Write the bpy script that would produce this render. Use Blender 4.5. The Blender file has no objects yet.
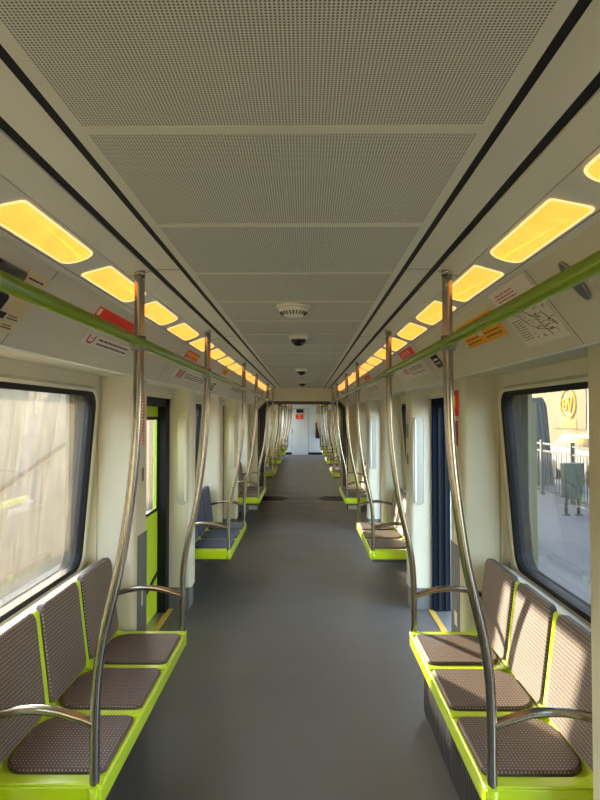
import bpy, bmesh, math, random
from mathutils import Vector, Matrix
random.seed(7)
R = math.radians
scene = bpy.context.scene
COL = scene.collection

# ---------------------------------------------------------------- camera, world, sun, exposure
CAMX, CAMZ = 0.041, 1.70
cam_d = bpy.data.cameras.new('camera'); cam = bpy.data.objects.new('camera', cam_d); COL.objects.link(cam)
cam.location = (CAMX, 0, CAMZ)
cam.rotation_euler = (R(90 + 1.53), 0, R(0.477))
cam_d.sensor_fit = 'VERTICAL'; cam_d.sensor_height = 24.0; cam_d.lens = 24.0 * 600 / 800
cam_d.clip_start = 0.02; cam_d.clip_end = 300
scene.camera = cam

world = bpy.data.worlds.new('world'); scene.world = world; world.use_nodes = True
wn = world.node_tree.nodes; wl = world.node_tree.links
for n in list(wn): wn.remove(n)
wo = wn.new('ShaderNodeOutputWorld'); wb = wn.new('ShaderNodeBackground')
sky = wn.new('ShaderNodeTexSky'); sky.sky_type = 'NISHITA'; sky.sun_disc = False
sky.sun_elevation = R(16); sky.sun_rotation = R(-32); sky.air_density = 1.0; sky.dust_density = 1.5; sky.ozone_density = 1.0
mixw = wn.new('ShaderNodeMix'); mixw.data_type = 'RGBA'; mixw.inputs[0].default_value = 0.14
mixw.inputs[7].default_value = (1.0, 0.98, 0.92, 1)
skm = wn.new('ShaderNodeVectorMath'); skm.operation = 'SCALE'; skm.inputs[3].default_value = 0.30
wl.new(sky.outputs[0], skm.inputs[0]); wl.new(skm.outputs[0], mixw.inputs[6])
wl.new(mixw.outputs[2], wb.inputs[0]); wb.inputs[1].default_value = 6.4
wl.new(wb.outputs[0], wo.inputs[0])

SUN_EL = R(12.3)
sd = Vector((0.53 * math.cos(SUN_EL), -0.85 * math.cos(SUN_EL), -math.sin(SUN_EL)))
sun_d = bpy.data.lights.new('sun', 'SUN'); sun = bpy.data.objects.new('sun', sun_d); COL.objects.link(sun)
sun_d.energy = 20; sun_d.angle = R(0.6); sun_d.color = (1.0, 0.86, 0.66)
sun.rotation_euler = sd.to_track_quat('-Z', 'Y').to_euler(); sun.location = (-20, 30, 12)

scene.view_settings.view_transform = 'Standard'; scene.view_settings.look = 'None'
scene.view_settings.gamma = 1.0; scene.view_settings.use_curve_mapping = False
scene.view_settings.exposure = 0.45
scene.cycles.max_bounces = 12; scene.cycles.diffuse_bounces = 7; scene.cycles.glossy_bounces = 4
scene.cycles.transparent_max_bounces = 24; scene.cycles.sample_clamp_indirect = 8

# ---------------------------------------------------------------- materials
def mat(name, col=(.5, .5, .5), rough=.5, metal=0, spec=.5, noise=0, nscale=20, bump=0, bscale=200, emit=None, estr=0, coat=0):
    m = bpy.data.materials.new(name); m.use_nodes = True
    nt = m.node_tree; b = nt.nodes['Principled BSDF']
    b.inputs['Base Color'].default_value = (*col, 1); b.inputs['Roughness'].default_value = rough
    b.inputs['Metallic'].default_value = metal; b.inputs['Specular IOR Level'].default_value = spec
    if coat: b.inputs['Coat Weight'].default_value = coat; b.inputs['Coat Roughness'].default_value = .15
    tc = nt.nodes.new('ShaderNodeTexCoord')
    if noise:
        n = nt.nodes.new('ShaderNodeTexNoise'); n.inputs['Scale'].default_value = nscale; n.inputs['Detail'].default_value = 6
        r = nt.nodes.new('ShaderNodeValToRGB')
        r.color_ramp.elements[0].position = .3; r.color_ramp.elements[1].position = .7
        r.color_ramp.elements[0].color = (*[c * (1 - noise) for c in col], 1); r.color_ramp.elements[1].color = (*[min(1, c * (1 + noise)) for c in col], 1)
        nt.links.new(tc.outputs['Object'], n.inputs['Vector']); nt.links.new(n.outputs[0], r.inputs[0]); nt.links.new(r.outputs[0], b.inputs['Base Color'])
    if bump:
        n2 = nt.nodes.new('ShaderNodeTexNoise'); n2.inputs['Scale'].default_value = bscale
        bp = nt.nodes.new('ShaderNodeBump'); bp.inputs['Strength'].default_value = bump; bp.inputs['Distance'].default_value = .002
        nt.links.new(tc.outputs['Object'], n2.inputs['Vector']); nt.links.new(n2.outputs[0], bp.inputs['Height']); nt.links.new(bp.outputs[0], b.inputs['Normal'])
    if emit: b.inputs['Emission Color'].default_value = (*emit, 1); b.inputs['Emission Strength'].default_value = estr
    return m

M = {}
M['beige'] = mat('beige_laminate', (.62, .58, .445), .42, noise=.03, nscale=4, bump=.05, bscale=400)
M['cove'] = mat('cove_paint', (.58, .555, .44), .38, noise=.03, nscale=3)
M['ceil'] = mat('ceiling_paint', (.44, .42, .34), .45, noise=.03, nscale=3)
M['soffit'] = mat('soffit_paint', (.66, .63, .52), .4, noise=.03, nscale=3)
M['fixture'] = mat('fixture_paint', (.62, .60, .52), .4)
M['black'] = mat('black_rubber', (.008, .008, .009), .6, spec=.2)
M['skylit_black'] = mat('skylit_black_rubber_jamb', (.008, .012, .022), .75, spec=.02)  # black jamb rubber with the blue of sky light put into its colour
M['lime'] = mat('lime_lacquer', (.50, .66, .008), .28, noise=.04, nscale=5, coat=.4)
M['lime_rail'] = mat('lime_rail_paint', (.17, .26, .006), .25, coat=.5)
M['lime_door'] = mat('lime_door_paint', (.50, .66, .02), .35)
M['steel'] = mat('brushed_steel', (.40, .365, .32), .21, metal=1, noise=.03, nscale=60)
M['darksteel'] = mat('dark_grey_metal', (.10, .10, .11), .4, metal=.6)
M['skin'] = mat('outer_body_edge_paint', (.17, .155, .09), .6)
M['rust'] = mat('rusty_brown_rail', (.05, .03, .02), .9, spec=.1)
M['clamp'] = mat('grey_clamp', (.22, .22, .23), .4, metal=.7)
M['white'] = mat('white_plastic', (.75, .74, .68), .4)
M['paper'] = mat('sticker_white', (.72, .66, .58), .5)
M['paper_tan'] = mat('sticker_tan', (.62, .50, .28), .5)
M['red'] = mat('sticker_red', (.78, .045, .018), .6, spec=.2)
M['orange'] = mat('sticker_orange', (.90, .40, .02), .6, spec=.2)
M['ink'] = mat('sticker_ink', (.06, .045, .05), .6)
M['inkred'] = mat('sticker_ink_red', (.42, .04, .06), .6)
M['gloss_black'] = mat('gloss_black_plastic', (.01, .01, .012), .12)
M['yellow'] = mat('threshold_yellow', (.62, .40, .06), .5, noise=.15, nscale=30)
M['alu'] = mat('door_sill_aluminium', (.45, .44, .42), .4, metal=.8)
M['greykick'] = mat('grey_kick_panel', (.13, .135, .14), .5)
M['cab'] = mat('cab_wall_paint', (.56, .66, .76), .4)
M['bellows'] = mat('bellows_rubber', (.035, .035, .04), .6)
def streak_mat():
    m = mat('streaked_pale_concrete', (.2, .16, .11), .9); nt = m.node_tree; b = nt.nodes['Principled BSDF']; L = nt.links.new
    tc = nt.nodes.new('ShaderNodeTexCoord'); mp = nt.nodes.new('ShaderNodeMapping'); mp.inputs['Scale'].default_value = (1, 5.5, .35)
    n = nt.nodes.new('ShaderNodeTexNoise'); n.inputs['Scale'].default_value = 1.3; n.inputs['Detail'].default_value = 9; n.inputs['Roughness'].default_value = .7
    n2 = nt.nodes.new('ShaderNodeTexNoise'); n2.inputs['Scale'].default_value = 1.1; n2.inputs['Detail'].default_value = 7
    ad = nt.nodes.new('ShaderNodeMath'); ad.operation = 'ADD'
    r = nt.nodes.new('ShaderNodeValToRGB'); r.color_ramp.elements[0].position = .82; r.color_ramp.elements[1].position = 1.0
    r.color_ramp.elements[0].position = .38; r.color_ramp.elements[1].position = .62
    hf = nt.nodes.new('ShaderNodeMath'); hf.operation = 'MULTIPLY'; hf.inputs[1].default_value = .5
    r.color_ramp.elements[0].color = (.05, .037, .024, 1); r.color_ramp.elements[1].color = (.42, .33, .22, 1)
    L(tc.outputs['Object'], mp.inputs[0]); L(mp.outputs[0], n.inputs[0]); L(tc.outputs['Object'], n2.inputs[0]); L(n.outputs[0], ad.inputs[0]); L(n2.outputs[0], ad.inputs[1]); L(ad.outputs[0], hf.inputs[0]); L(hf.outputs[0], r.inputs[0]); L(r.outputs[0], b.inputs['Base Color'])
    return m
M['concrete'] = streak_mat()
M['heater'] = mat('heater_casing', (.035, .035, .04), .45, noise=.2, nscale=40)
M['concrete'] = mat('pale_embankment_concrete', (.19, .155, .105), .9, noise=.25, nscale=1.6, bump=.4, bscale=8)
M['render_wall'] = mat('cream_building_render', (.16, .13, .08), .9, noise=.06, nscale=3)
M['asphalt'] = mat('asphalt', (.16, .16, .17), .9, noise=.1, nscale=20)
M['gravel'] = mat('track_gravel', (.30, .26, .21), .95, noise=.3, nscale=25)
M['olive'] = mat('olive_and_shaded_lime_paint', (.12, .105, .04), .5)  # column's own olive; on open leaves, lime paint with shade put into the colour
M['bin'] = mat('grey_green_bin_metal', (.06, .07, .058), .5)
M['fence'] = mat('fence_grey_metal', (.055, .057, .06), .6, metal=0)
M['carwhite'] = mat('white_car_paint', (.45, .45, .44), .25, coat=.6)
M['tarp'] = mat('slate_grey_tarpaulin', (.045, .055, .07), .7, noise=.3, nscale=4)
M['tyre'] = mat('tyre_rubber', (.02, .02, .02), .8)
M['tail'] = mat('red_tail_lamp', (.6, .03, .02), .3)

def lamp_mat():
    m = bpy.data.materials.new('amber_diffuser'); m.use_nodes = True; nt = m.node_tree
    b = nt.nodes['Principled BSDF']; b.inputs['Base Color'].default_value = (.8, .55, .2, 1); b.inputs['Roughness'].default_value = .4
    tc = nt.nodes.new('ShaderNodeTexCoord'); n = nt.nodes.new('ShaderNodeTexNoise'); n.inputs['Scale'].default_value = 14
    r = nt.nodes.new('ShaderNodeValToRGB')
    r.color_ramp.elements[0].position = .3; r.color_ramp.elements[1].position = .75
    r.color_ramp.elements[0].color = (1, .30, .022, 1); r.color_ramp.elements[1].color = (1, .38, .045, 1)
    nt.links.new(tc.outputs['Object'], n.inputs['Vector']); nt.links.new(n.outputs[0], r.inputs[0])
    nt.links.new(r.outputs[0], b.inputs['Emission Color']); b.inputs['Emission Strength'].default_value = 1.22
    return m
M['lamp'] = lamp_mat()
M['lamprim'] = mat('pale_lamp_rim', (.75, .65, .4), .4, emit=(1, .62, .25), estr=.9)

def perf_mat():
    m = bpy.data.materials.new('perforated_ceiling_metal'); m.use_nodes = True; nt = m.node_tree
    b = nt.nodes['Principled BSDF']; b.inputs['Roughness'].default_value = .5
    tc = nt.nodes.new('ShaderNodeTexCoord'); sc = nt.nodes.new('ShaderNodeVectorMath'); sc.operation = 'SCALE'; sc.inputs[3].default_value = 1 / .0057
    fr = nt.nodes.new('ShaderNodeVectorMath'); fr.operation = 'FRACTION'
    sb = nt.nodes.new('ShaderNodeVectorMath'); sb.operation = 'SUBTRACT'; sb.inputs[1].default_value = (.5, .5, 0)
    mu = nt.nodes.new('ShaderNodeVectorMath'); mu.operation = 'MULTIPLY'; mu.inputs[1].default_value = (1, 1, 0)
    ln = nt.nodes.new('ShaderNodeVectorMath'); ln.operation = 'LENGTH'
    r = nt.nodes.new('ShaderNodeValToRGB')
    r.color_ramp.elements[0].position = .28; r.color_ramp.elements[1].position = .36
    r.color_ramp.elements[0].color = (.11, .105, .09, 1); r.color_ramp.elements[1].color = (.66, .63, .53, 1)
    L = nt.links.new
    L(tc.outputs['Object'], sc.inputs[0]); L(sc.outputs[0], fr.inputs[0]); L(fr.outputs[0], sb.inputs[0]); L(sb.outputs[0], mu.inputs[0])
    L(mu.outputs[0], ln.inputs[0]); L(ln.outputs['Value'], r.inputs[0]); L(r.outputs[0], b.inputs['Base Color'])
    return m
M['perf'] = perf_mat()

def fabric_mat(name, base, dot):
    m = bpy.data.materials.new(name); m.use_nodes = True; nt = m.node_tree
    b = nt.nodes['Principled BSDF']; b.inputs['Roughness'].default_value = .55; b.inputs['Specular IOR Level'].default_value = .35
    tc = nt.nodes.new('ShaderNodeTexCoord'); L = nt.links.new
    uv = tc.outputs['UV']
    br = nt.nodes.new('ShaderNodeTexBrick'); br.offset = .5
    br.inputs['Scale'].default_value = 1; br.inputs['Brick Width'].default_value = .0135; br.inputs['Row Height'].default_value = .0085
    br.inputs['Mortar Size'].default_value = .0026; br.inputs['Mortar Smooth'].default_value = .2
    br.inputs['Color1'].default_value = (*base, 1); br.inputs['Color2'].default_value = (*[c * .8 for c in base], 1)
    br.inputs['Mortar'].default_value = (*[c * .55 for c in base], 1)
    L(uv, br.inputs['Vector'])
    # pale flecks: one short dash per cell
    sc = nt.nodes.new('ShaderNodeVectorMath'); sc.operation = 'MULTIPLY'; sc.inputs[1].default_value = (1 / .0135, 1 / .0170, 0)
    fr = nt.nodes.new('ShaderNodeVectorMath'); fr.operation = 'FRACTION'
    sb = nt.nodes.new('ShaderNodeVectorMath'); sb.operation = 'SUBTRACT'; sb.inputs[1].default_value = (.5, .5, 0)
    mu = nt.nodes.new('ShaderNodeVectorMath'); mu.operation = 'MULTIPLY'; mu.inputs[1].default_value = (1, 1.6, 0)
    ln = nt.nodes.new('ShaderNodeVectorMath'); ln.operation = 'LENGTH'
    r = nt.nodes.new('ShaderNodeValToRGB'); r.color_ramp.elements[0].position = .14; r.color_ramp.elements[1].position = .22
    r.color_ramp.elements[0].color = (1, 1, 1, 1); r.color_ramp.elements[1].color = (0, 0, 0, 1)
    L(uv, sc.inputs[0]); L(sc.outputs[0], fr.inputs[0]); L(fr.outputs[0], sb.inputs[0]); L(sb.outputs[0], mu.inputs[0]); L(mu.outputs[0], ln.inputs[0]); L(ln.outputs['Value'], r.inputs[0])
    mx = nt.nodes.new('ShaderNodeMix'); mx.data_type = 'RGBA'; mx.inputs[7].default_value = (*dot, 1)
    L(r.outputs[0], mx.inputs[0]); L(br.outputs[0], mx.inputs[6]); L(mx.outputs[2], b.inputs['Base Color'])
    return m
M['fabric'] = fabric_mat('brown_dotted_upholstery', (.160, .112, .092), (.50, .43, .36))
M['fabric_blue'] = fabric_mat('blue_dotted_upholstery', (.040, .075, .165), (.25, .30, .48))
M['padside'] = mat('pad_edge_brown', (.085, .062, .052), .6)

def floor_mat():
    m = mat('grey_speckled_linoleum', (.115, .112, .115), .42)
    nt = m.node_tree; b = nt.nodes['Principled BSDF']; L = nt.links.new
    tc = nt.nodes.new('ShaderNodeTexCoord')
    n = nt.nodes.new('ShaderNodeTexNoise'); n.inputs['Scale'].default_value = 260; n.inputs['Detail'].default_value = 2
    n2 = nt.nodes.new('ShaderNodeTexNoise'); n2.inputs['Scale'].default_value = 2.2; n2.inputs['Detail'].default_value = 5
    r = nt.nodes.new('ShaderNodeValToRGB'); r.color_ramp.elements[0].position = .35; r.color_ramp.elements[1].position = .7
    r.color_ramp.elements[0].color = (.082, .077, .072, 1); r.color_ramp.elements[1].color = (.168, .156, .143, 1)
    mp = nt.nodes.new('ShaderNodeMapRange'); mp.inputs[3].default_value = .34; mp.inputs[4].default_value = .55
    L(tc.outputs['Object'], n.inputs[0]); L(tc.outputs['Object'], n2.inputs[0]); L(n.outputs[0], r.inputs[0]); L(r.outputs[0], b.inputs['Base Color'])
    L(n2.outputs[0], mp.inputs[0]); L(mp.outputs[0], b.inputs['Roughness'])
    bp = nt.nodes.new('ShaderNodeBump'); bp.inputs['Strength'].default_value = .15; bp.inputs['Distance'].default_value = .001
    L(n.outputs[0], bp.inputs['Height']); L(bp.outputs[0], b.inputs['Normal'])
    return m
M['floor'] = floor_mat()

def glass_mat(name, tint, dust, dustcol, streaks):
    m = bpy.data.materials.new(name); m.use_nodes = True; nt = m.node_tree; L = nt.links.new
    for n in list(nt.nodes): nt.nodes.remove(n)
    out = nt.nodes.new('ShaderNodeOutputMaterial'); tr = nt.nodes.new('ShaderNodeBsdfTransparent'); tr.inputs[0].default_value = (*tint, 1)
    gl = nt.nodes.new('ShaderNodeBsdfGlossy'); gl.inputs['Roughness'].default_value = .02
    lw = nt.nodes.new('ShaderNodeLayerWeight'); lw.inputs[0].default_value = .12
    pw = nt.nodes.new('ShaderNodeMath'); pw.operation = 'MULTIPLY'; pw.inputs[1].default_value = .16
    L(lw.outputs['Fresnel'], pw.inputs[0])
    m1 = nt.nodes.new('ShaderNodeMixShader'); L(pw.outputs[0], m1.inputs[0]); L(tr.outputs[0], m1.inputs[1]); L(gl.outputs[0], m1.inputs[2])
    if dust:
        tl = nt.nodes.new('ShaderNodeBsdfTranslucent'); tl.inputs[0].default_value = (*dustcol, 1)
        df = nt.nodes.new('ShaderNodeBsdfDiffuse'); df.inputs[0].default_value = (*dustcol, 1)
        ms = nt.nodes.new('ShaderNodeMixShader'); ms.inputs[0].default_value = .3; L(tl.outputs[0], ms.inputs[1]); L(df.outputs[0], ms.inputs[2])
        tc = nt.nodes.new('ShaderNodeTexCoord'); mp = nt.nodes.new('ShaderNodeMapping'); mp.inputs['Scale'].default_value = (1, 9, .8) if streaks else (1, 3, 3)
        n = nt.nodes.new('ShaderNodeTexNoise'); n.inputs['Scale'].default_value = 3.2; n.inputs['Detail'].default_value = 9; n.inputs['Roughness'].default_value = .75
        L(tc.outputs['Object'], mp.inputs[0]); L(mp.outputs[0], n.inputs[0])
        # fine scratches
        mp2 = nt.nodes.new('ShaderNodeMapping'); mp2.inputs['Rotation'].default_value = (R(38), 0, 0); mp2.inputs['Scale'].default_value = (1, 60, 2)
        n3 = nt.nodes.new('ShaderNodeTexNoise'); n3.inputs['Scale'].default_value = 4; n3.inputs['Detail'].default_value = 4
        L(tc.outputs['Object'], mp2.inputs[0]); L(mp2.outputs[0], n3.inputs[0])
        r3 = nt.nodes.new('ShaderNodeMapRange'); r3.inputs[1].default_value = .62; r3.inputs[2].default_value = .72; r3.inputs[3].default_value = 0; r3.inputs[4].default_value = dust * .6
        L(n3.outputs[0], r3.inputs[0])
        r = nt.nodes.new('ShaderNodeMapRange'); r.inputs[1].default_value = .35; r.inputs[2].default_value = .7; r.inputs[3].default_value = dust * .45; r.inputs[4].default_value = dust * 1.5
        L(n.outputs[0], r.inputs[0])
        ad = nt.nodes.new('ShaderNodeMath'); ad.operation = 'ADD'; L(r.outputs[0], ad.inputs[0]); L(r3.outputs[0], ad.inputs[1])
        m2 = nt.nodes.new('ShaderNodeMixShader'); L(ad.outputs[0], m2.inputs[0]); L(m1.outputs[0], m2.inputs[1]); L(ms.outputs[0], m2.inputs[2])
        L(m2.outputs[0], out.inputs[0])
    else:
        L(m1.outputs[0], out.inputs[0])
    return m
M['glassL'] = glass_mat('dusty_scratched_glass', (.94, .95, .93), .105, (.66, .57, .42), True)
M['glassR'] = glass_mat('tinted_glass', (.47, .48, .45), .02, (.8, .8, .8), False)
M['carglass'] = mat('dark_car_glass', (.02, .03, .035), .1)

def paving_mat():
    m = mat('grey_platform_paving', (.36, .35, .36), .8); nt = m.node_tree; b = nt.nodes['Principled BSDF']; L = nt.links.new
    tc = nt.nodes.new('ShaderNodeTexCoord'); br = nt.nodes.new('ShaderNodeTexBrick'); br.offset = 0; br.inputs['Scale'].default_value = 1
    br.inputs['Brick Width'].default_value = .4; br.inputs['Row Height'].default_value = .4; br.inputs['Mortar Size'].default_value = .012
    br.inputs['Color1'].default_value = (.090, .088, .098, 1); br.inputs['Color2'].default_value = (.105, .103, .112, 1); br.inputs['Mortar'].default_value = (.06, .058, .066, 1)
    L(tc.outputs['Object'], br.inputs[0]); L(br.outputs[0], b.inputs['Base Color']); return m
M['paving'] = paving_mat()

# ---------------------------------------------------------------- mesh helpers
class MB:
    def __init__(s): s.v = []; s.f = []; s.mi = []; s.mats = []; s.smooth = []; s.uv = {}
    def m(s, k):
        if k not in s.mats: s.mats.append(k)
        return s.mats.index(k)
    def face(s, pts, k, smooth=False, uvs=None):
        i = len(s.v); s.v += [tuple(p) for p in pts]; s.f.append(list(range(i, i + len(pts)))); s.mi.append(s.m(k)); s.smooth.append(smooth)
        if uvs: s.uv[len(s.f) - 1] = uvs
    def box(s, x0, x1, y0, y1, z0, z1, k):
        i = len(s.v)
        s.v += [(x, y, z) for z in (z0, z1) for y in (y0, y1) for x in (x0, x1)]
        for q in ((0, 2, 3, 1), (4, 5, 7, 6), (0, 1, 5, 4), (2, 6, 7, 3), (0, 4, 6, 2), (1, 3, 7, 5)):
            s.f.append([i + a for a in q]); s.mi.append(s.m(k)); s.smooth.append(False)
        return s
    def prism(s, prof, y0, y1, k, axis='y', smooth=False):
        """closed profile extruded; prof in (x,z) for axis y, (y,z) for axis x, (x,y) for axis z"""
        n = len(prof); i = len(s.v)
        def P(a, b, t): return (a, t, b) if axis == 'y' else ((t, a, b) if axis == 'x' else (a, b, t))
        s.v += [P(a, b, y0) for a, b in prof] + [P(a, b, y1) for a, b in prof]
        for a in range(n):
            b = (a + 1) % n
            s.f.append([i + a, i + b, i + n + b, i + n + a]); s.mi.append(s.m(k)); s.smooth.append(smooth)
        s.f.append([i + a for a in range(n)][::-1]); s.mi.append(s.m(k)); s.smooth.append(False)
        s.f.append([i + n + a for a in range(n)]); s.mi.append(s.m(k)); s.smooth.append(False)
        return s
    def tube(s, pts, r, k, n=14, caps=True):
        pts = [Vector(p) for p in pts]; rs = r if isinstance(r, (list, tuple)) else [r] * len(pts)
        base = len(s.v); prev = None
        for j, p in enumerate(pts):
            t = (pts[min(j + 1, len(pts) - 1)] - pts[max(j - 1, 0)]).normalized()
            if prev is None:
                a = Vector((0, 0, 1)) if abs(t.z) < .9 else Vector((1, 0, 0))
                u = t.cross(a).normalized()
            else:
                u = (prev - t * prev.dot(t)).normalized()
            prev = u; w = t.cross(u)
            for q in range(n):
                an = 2 * math.pi * q / n
                s.v.append(tuple(p + (u * math.cos(an) + w * math.sin(an)) * rs[j]))
        for j in range(len(pts) - 1):
            for q in range(n):
                a = base + j * n + q; b = base + j * n + (q + 1) % n
                s.f.append([a, b, b + n, a + n]); s.mi.append(s.m(k)); s.smooth.append(True)
        if caps:
            s.f.append([base + q for q in range(n)][::-1]); s.mi.append(s.m(k)); s.smooth.append(False)
            e = base + (len(pts) - 1) * n
            s.f.append([e + q for q in range(n)]); s.mi.append(s.m(k)); s.smooth.append(False)
        return s
    def build(s, name, parent=None, bevel=0, seg=2):
        me = bpy.data.meshes.new(name); me.from_pydata(s.v, [], s.f); me.update()
        for k in s.mats: me.materials.append(M[k])
        for i, p in enumerate(me.polygons): p.material_index = s.mi[i]; p.use_smooth = s.smooth[i]
        bm = bmesh.new(); bm.from_mesh(me); bmesh.ops.recalc_face_normals(bm, faces=bm.faces); bm.to_mesh(me); bm.free()
        o = bpy.data.objects.new(name, me); COL.objects.link(o)
        if parent: o.parent = parent
        if bevel:
            b = o.modifiers.new('bevel', 'BEVEL'); b.width = bevel; b.segments = seg; b.limit_method = 'ANGLE'; b.angle_limit = R(40)
            for p in me.polygons: p.use_smooth = True
            w = o.modifiers.new('wn', 'WEIGHTED_NORMAL'); w.keep_sharp = False
        return o

def tag(o, label=None, cat=None, group=None, kind=None):
    if label: o['label'] = label
    if cat: o['category'] = cat
    if group: o['group'] = group
    if kind: o['kind'] = kind
    return o
def empty(name, loc, label, cat, group=None, rz=0):
    o = bpy.data.objects.new(name, None); COL.objects.link(o); o.location = loc; o.rotation_euler = (0, 0, rz); o.empty_display_size = .1
    return tag(o, label, cat, group)
def copy_tree(o, parent=None):
    c = o.copy(); COL.objects.link(c); c.parent = parent
    for ch in list(o.children): copy_tree(ch, c)
    return c
def struct(mb, name, **kw):
    o = mb.build(name, **kw); o['kind'] = 'structure'; return o

def smoothpath(ctrl, n=10):
    """Catmull-Rom through control points"""
    P = [Vector(c) for c in ctrl]; P = [P[0] * 2 - P[1]] + P + [P[-1] * 2 - P[-2]]; out = []
    for i in range(1, len(P) - 2):
        for j in range(n):
            t = j / n; a, b, c, d = P[i - 1], P[i], P[i + 1], P[i + 2]
            out.append(.5 * ((2 * b) + (c - a) * t + (2 * a - 5 * b + 4 * c - d) * t * t + (3 * b - a - 3 * c + d) * t ** 3))
    out.append(P[-2]); return out

def rrect(u0, u1, v0, v1, r, n=6):
    """rounded rectangle outline; r = radius or 4 radii (u1v0, u1v1, u0v1, u0v0)"""
    rr = r if isinstance(r, (tuple, list)) else [r] * 4; pts = []
    for (cu, cv, su, sv, a0), q in zip(((u1, v0, -1, 1, -90), (u1, v1, -1, -1, 0), (u0, v1, 1, -1, 90), (u0, v0, 1, 1, 180)), rr):
        for j in range(n + 1):
            a = R(a0 + 90 * j / n); pts.append((cu + su * q + q * math.cos(a), cv + sv * q + q * math.sin(a)))
    return pts

# ---------------------------------------------------------------- layout
P = 3.54
CZ = CAMZ
def H(h): return CZ + h
bench_near = [2.02 + P * k for k in range(3)]                    # first car, in view
alcoves1 = [2.02 + P * k for k in (-1, 0, 1, 2)]
alcoves2 = [13.14 + P * k for k in range(4)]
BL = 1.51                                                       # alcove length between pillars
Y0, YE1, YS2, YE2 = -1.78, 10.95, 12.86, 27.0
PERF, SOF, SOF2, FX0, FX1, CV0, CV1 = .354, .396, .479, .575, .672, .69, .86
CEILZ = H(.512)
LIPZ = H(.212)
def wx(z): return 1.25 if z < .86 else 1.25 - (z - .86) * .0816

# floor
f = MB().box(-1.27, 1.27, Y0 - .05, 11.98, -.06, 0, 'floor').box(-1.27, 1.27, 12.80, YE2 + .1, -.06, 0, 'floor')
struct(f, 'floor')
t = MB().box(-.95, .95, 11.98, 12.02, -.05, .006, 'alu').box(-.95, .95, 12.76, 12.80, -.05, .006, 'alu').box(-.95, .95, 12.02, 12.76, -.05, .002, 'greykick')
for s_ in (-1, 1): t.prism([(s_ * .84, 12.03), (s_ * .84, 12.75), (s_ * .45, 12.75), (s_ * .30, 12.40), (s_ * .45, 12.03)], -.01, .004, 'black', axis='z')
struct(t, 'trim_gangway_floor_plate')

# ceiling of each car (profile of strips)
def ceiling(y0, y1, nm):
    c = MB()
    c.box(-PERF, PERF, y0, y1, CEILZ, CEILZ + .03, 'perf')
    for s in (-1, 1):
        def q(xa, za, xb, zb, k, th=.03):
            c.prism([(s * xa, za), (s * xb, zb), (s * xb, zb + th), (s * xa, za + th)], y0, y1, k)
        q(PERF, CEILZ, .378, CEILZ, 'soffit')
        q(.375, CEILZ + .001, .400, CEILZ + .001, 'black')
        q(SOF, CEILZ, SOF2, CEILZ, 'soffit')
        q(.4775, CEILZ + .001, .5015, CEILZ - .001, 'black')
        q(.500, CEILZ - .006, FX0 - .003, H(.488), 'soffit')
        q(FX0 - .004, H(.496), FX0 + .002, H(.494), 'black')
        q(FX0, H(.487), FX1, H(.440), 'fixture')
        q(FX1, H(.440), CV0 + .002, H(.4305), 'fixture')
        q(FX1 - .001, H(.4403), FX1 + .0015, H(.4393), 'ink')
        q(.40, CEILZ + .05, 1.34, CEILZ + .05, 'ceil')
    c.box(-1.34, 1.34, y0, y1, CEILZ + .09, CEILZ + .14, 'ceil')
    struct(c, nm)
ceiling(Y0 - .05, YE1 + .05, 'ceiling')
ceiling(YS2 - .05, YE2 + .05, 'ceiling_far_car')
bars = MB(); yb = .52
while yb < YE1 - .1:
    bars.box(-PERF, PERF, yb - .013, yb + .013, CEILZ - .0025, CEILZ + .002, 'soffit'); yb += .537
struct(bars, 'trim_ceiling_bars')
seams = MB()
for s in (-1, 1):
    for yy in (2.08, 3.85, 5.62, 7.4, 9.2):
        seams.box(*sorted((s * SOF, s * SOF2)), yy, yy + .003, CEILZ - .0008, CEILZ + .001, 'ink')
        seams.prism([(s * .50, CEILZ - .0068), (s * .572, H(.4872)), (s * .572, H(.49)), (s * .50, CEILZ)], yy, yy + .003, 'ink')
struct(seams, 'trim_ceiling_seams')

# coves, alcove ceilings, upper side
def cove(y0, y1, s, nm):
    c = MB()
    c.prism([(s * CV0, H(.43)), (s * CV1, LIPZ), (s * (CV1 + .03), LIPZ), (s * (CV0 + .03), H(.44))], y0, y1, 'cove')
    c.prism([(s * CV1, LIPZ), (s * (CV1 + .02), H(.235)), (s * 1.18, H(.235)), (s * 1.30, H(.235)), (s * 1.30, H(.26)), (s * (CV1 + .02), H(.26)), (s * (CV1 - .01), LIPZ + .02)], y0, y1, 'cove')
    c.box(*sorted((s * 1.30, s * 1.34)), y0, y1, H(.235), CEILZ + .10, 'cove')
    c.prism([(s * CV1, LIPZ - .001), (s * (CV1 + .012), LIPZ - .006), (s * (CV1 + .02), LIPZ + .002)], y0, y1, 'white')
    struct(c, nm)
for nm, a, b in (('', Y0 - .05, YE1 + .05), ('_far_car', YS2 - .05, YE2 + .05)):
    cove(a, b, -1, 'trim_cove_left' + nm); cove(a, b, 1, 'trim_cove_right' + nm)

# cove local frame
cs = Vector((CV1 - CV0, 0, LIPZ - H(.43))); CLEN = cs.length; cs.normalize()
def cove_matrix(s, D, t, lift=.0015):
    """origin on the cove at depth D, fraction t down the slope; X reads left-to-right, Y up the slope, Z into the saloon"""
    p = Vector((s * (CV0 + (CV1 - CV0) * t), D, H(.43) + (LIPZ - H(.43)) * t))
    up = Vector((-cs.x * s, 0, -cs.z)); X = Vector((0, 1, 0)) if s < 0 else Vector((0, -1, 0)); Z = X.cross(up)
    m = Matrix((X, up, Z)).transposed().to_4x4(); m.translation = p + Z * lift
    return m
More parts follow.
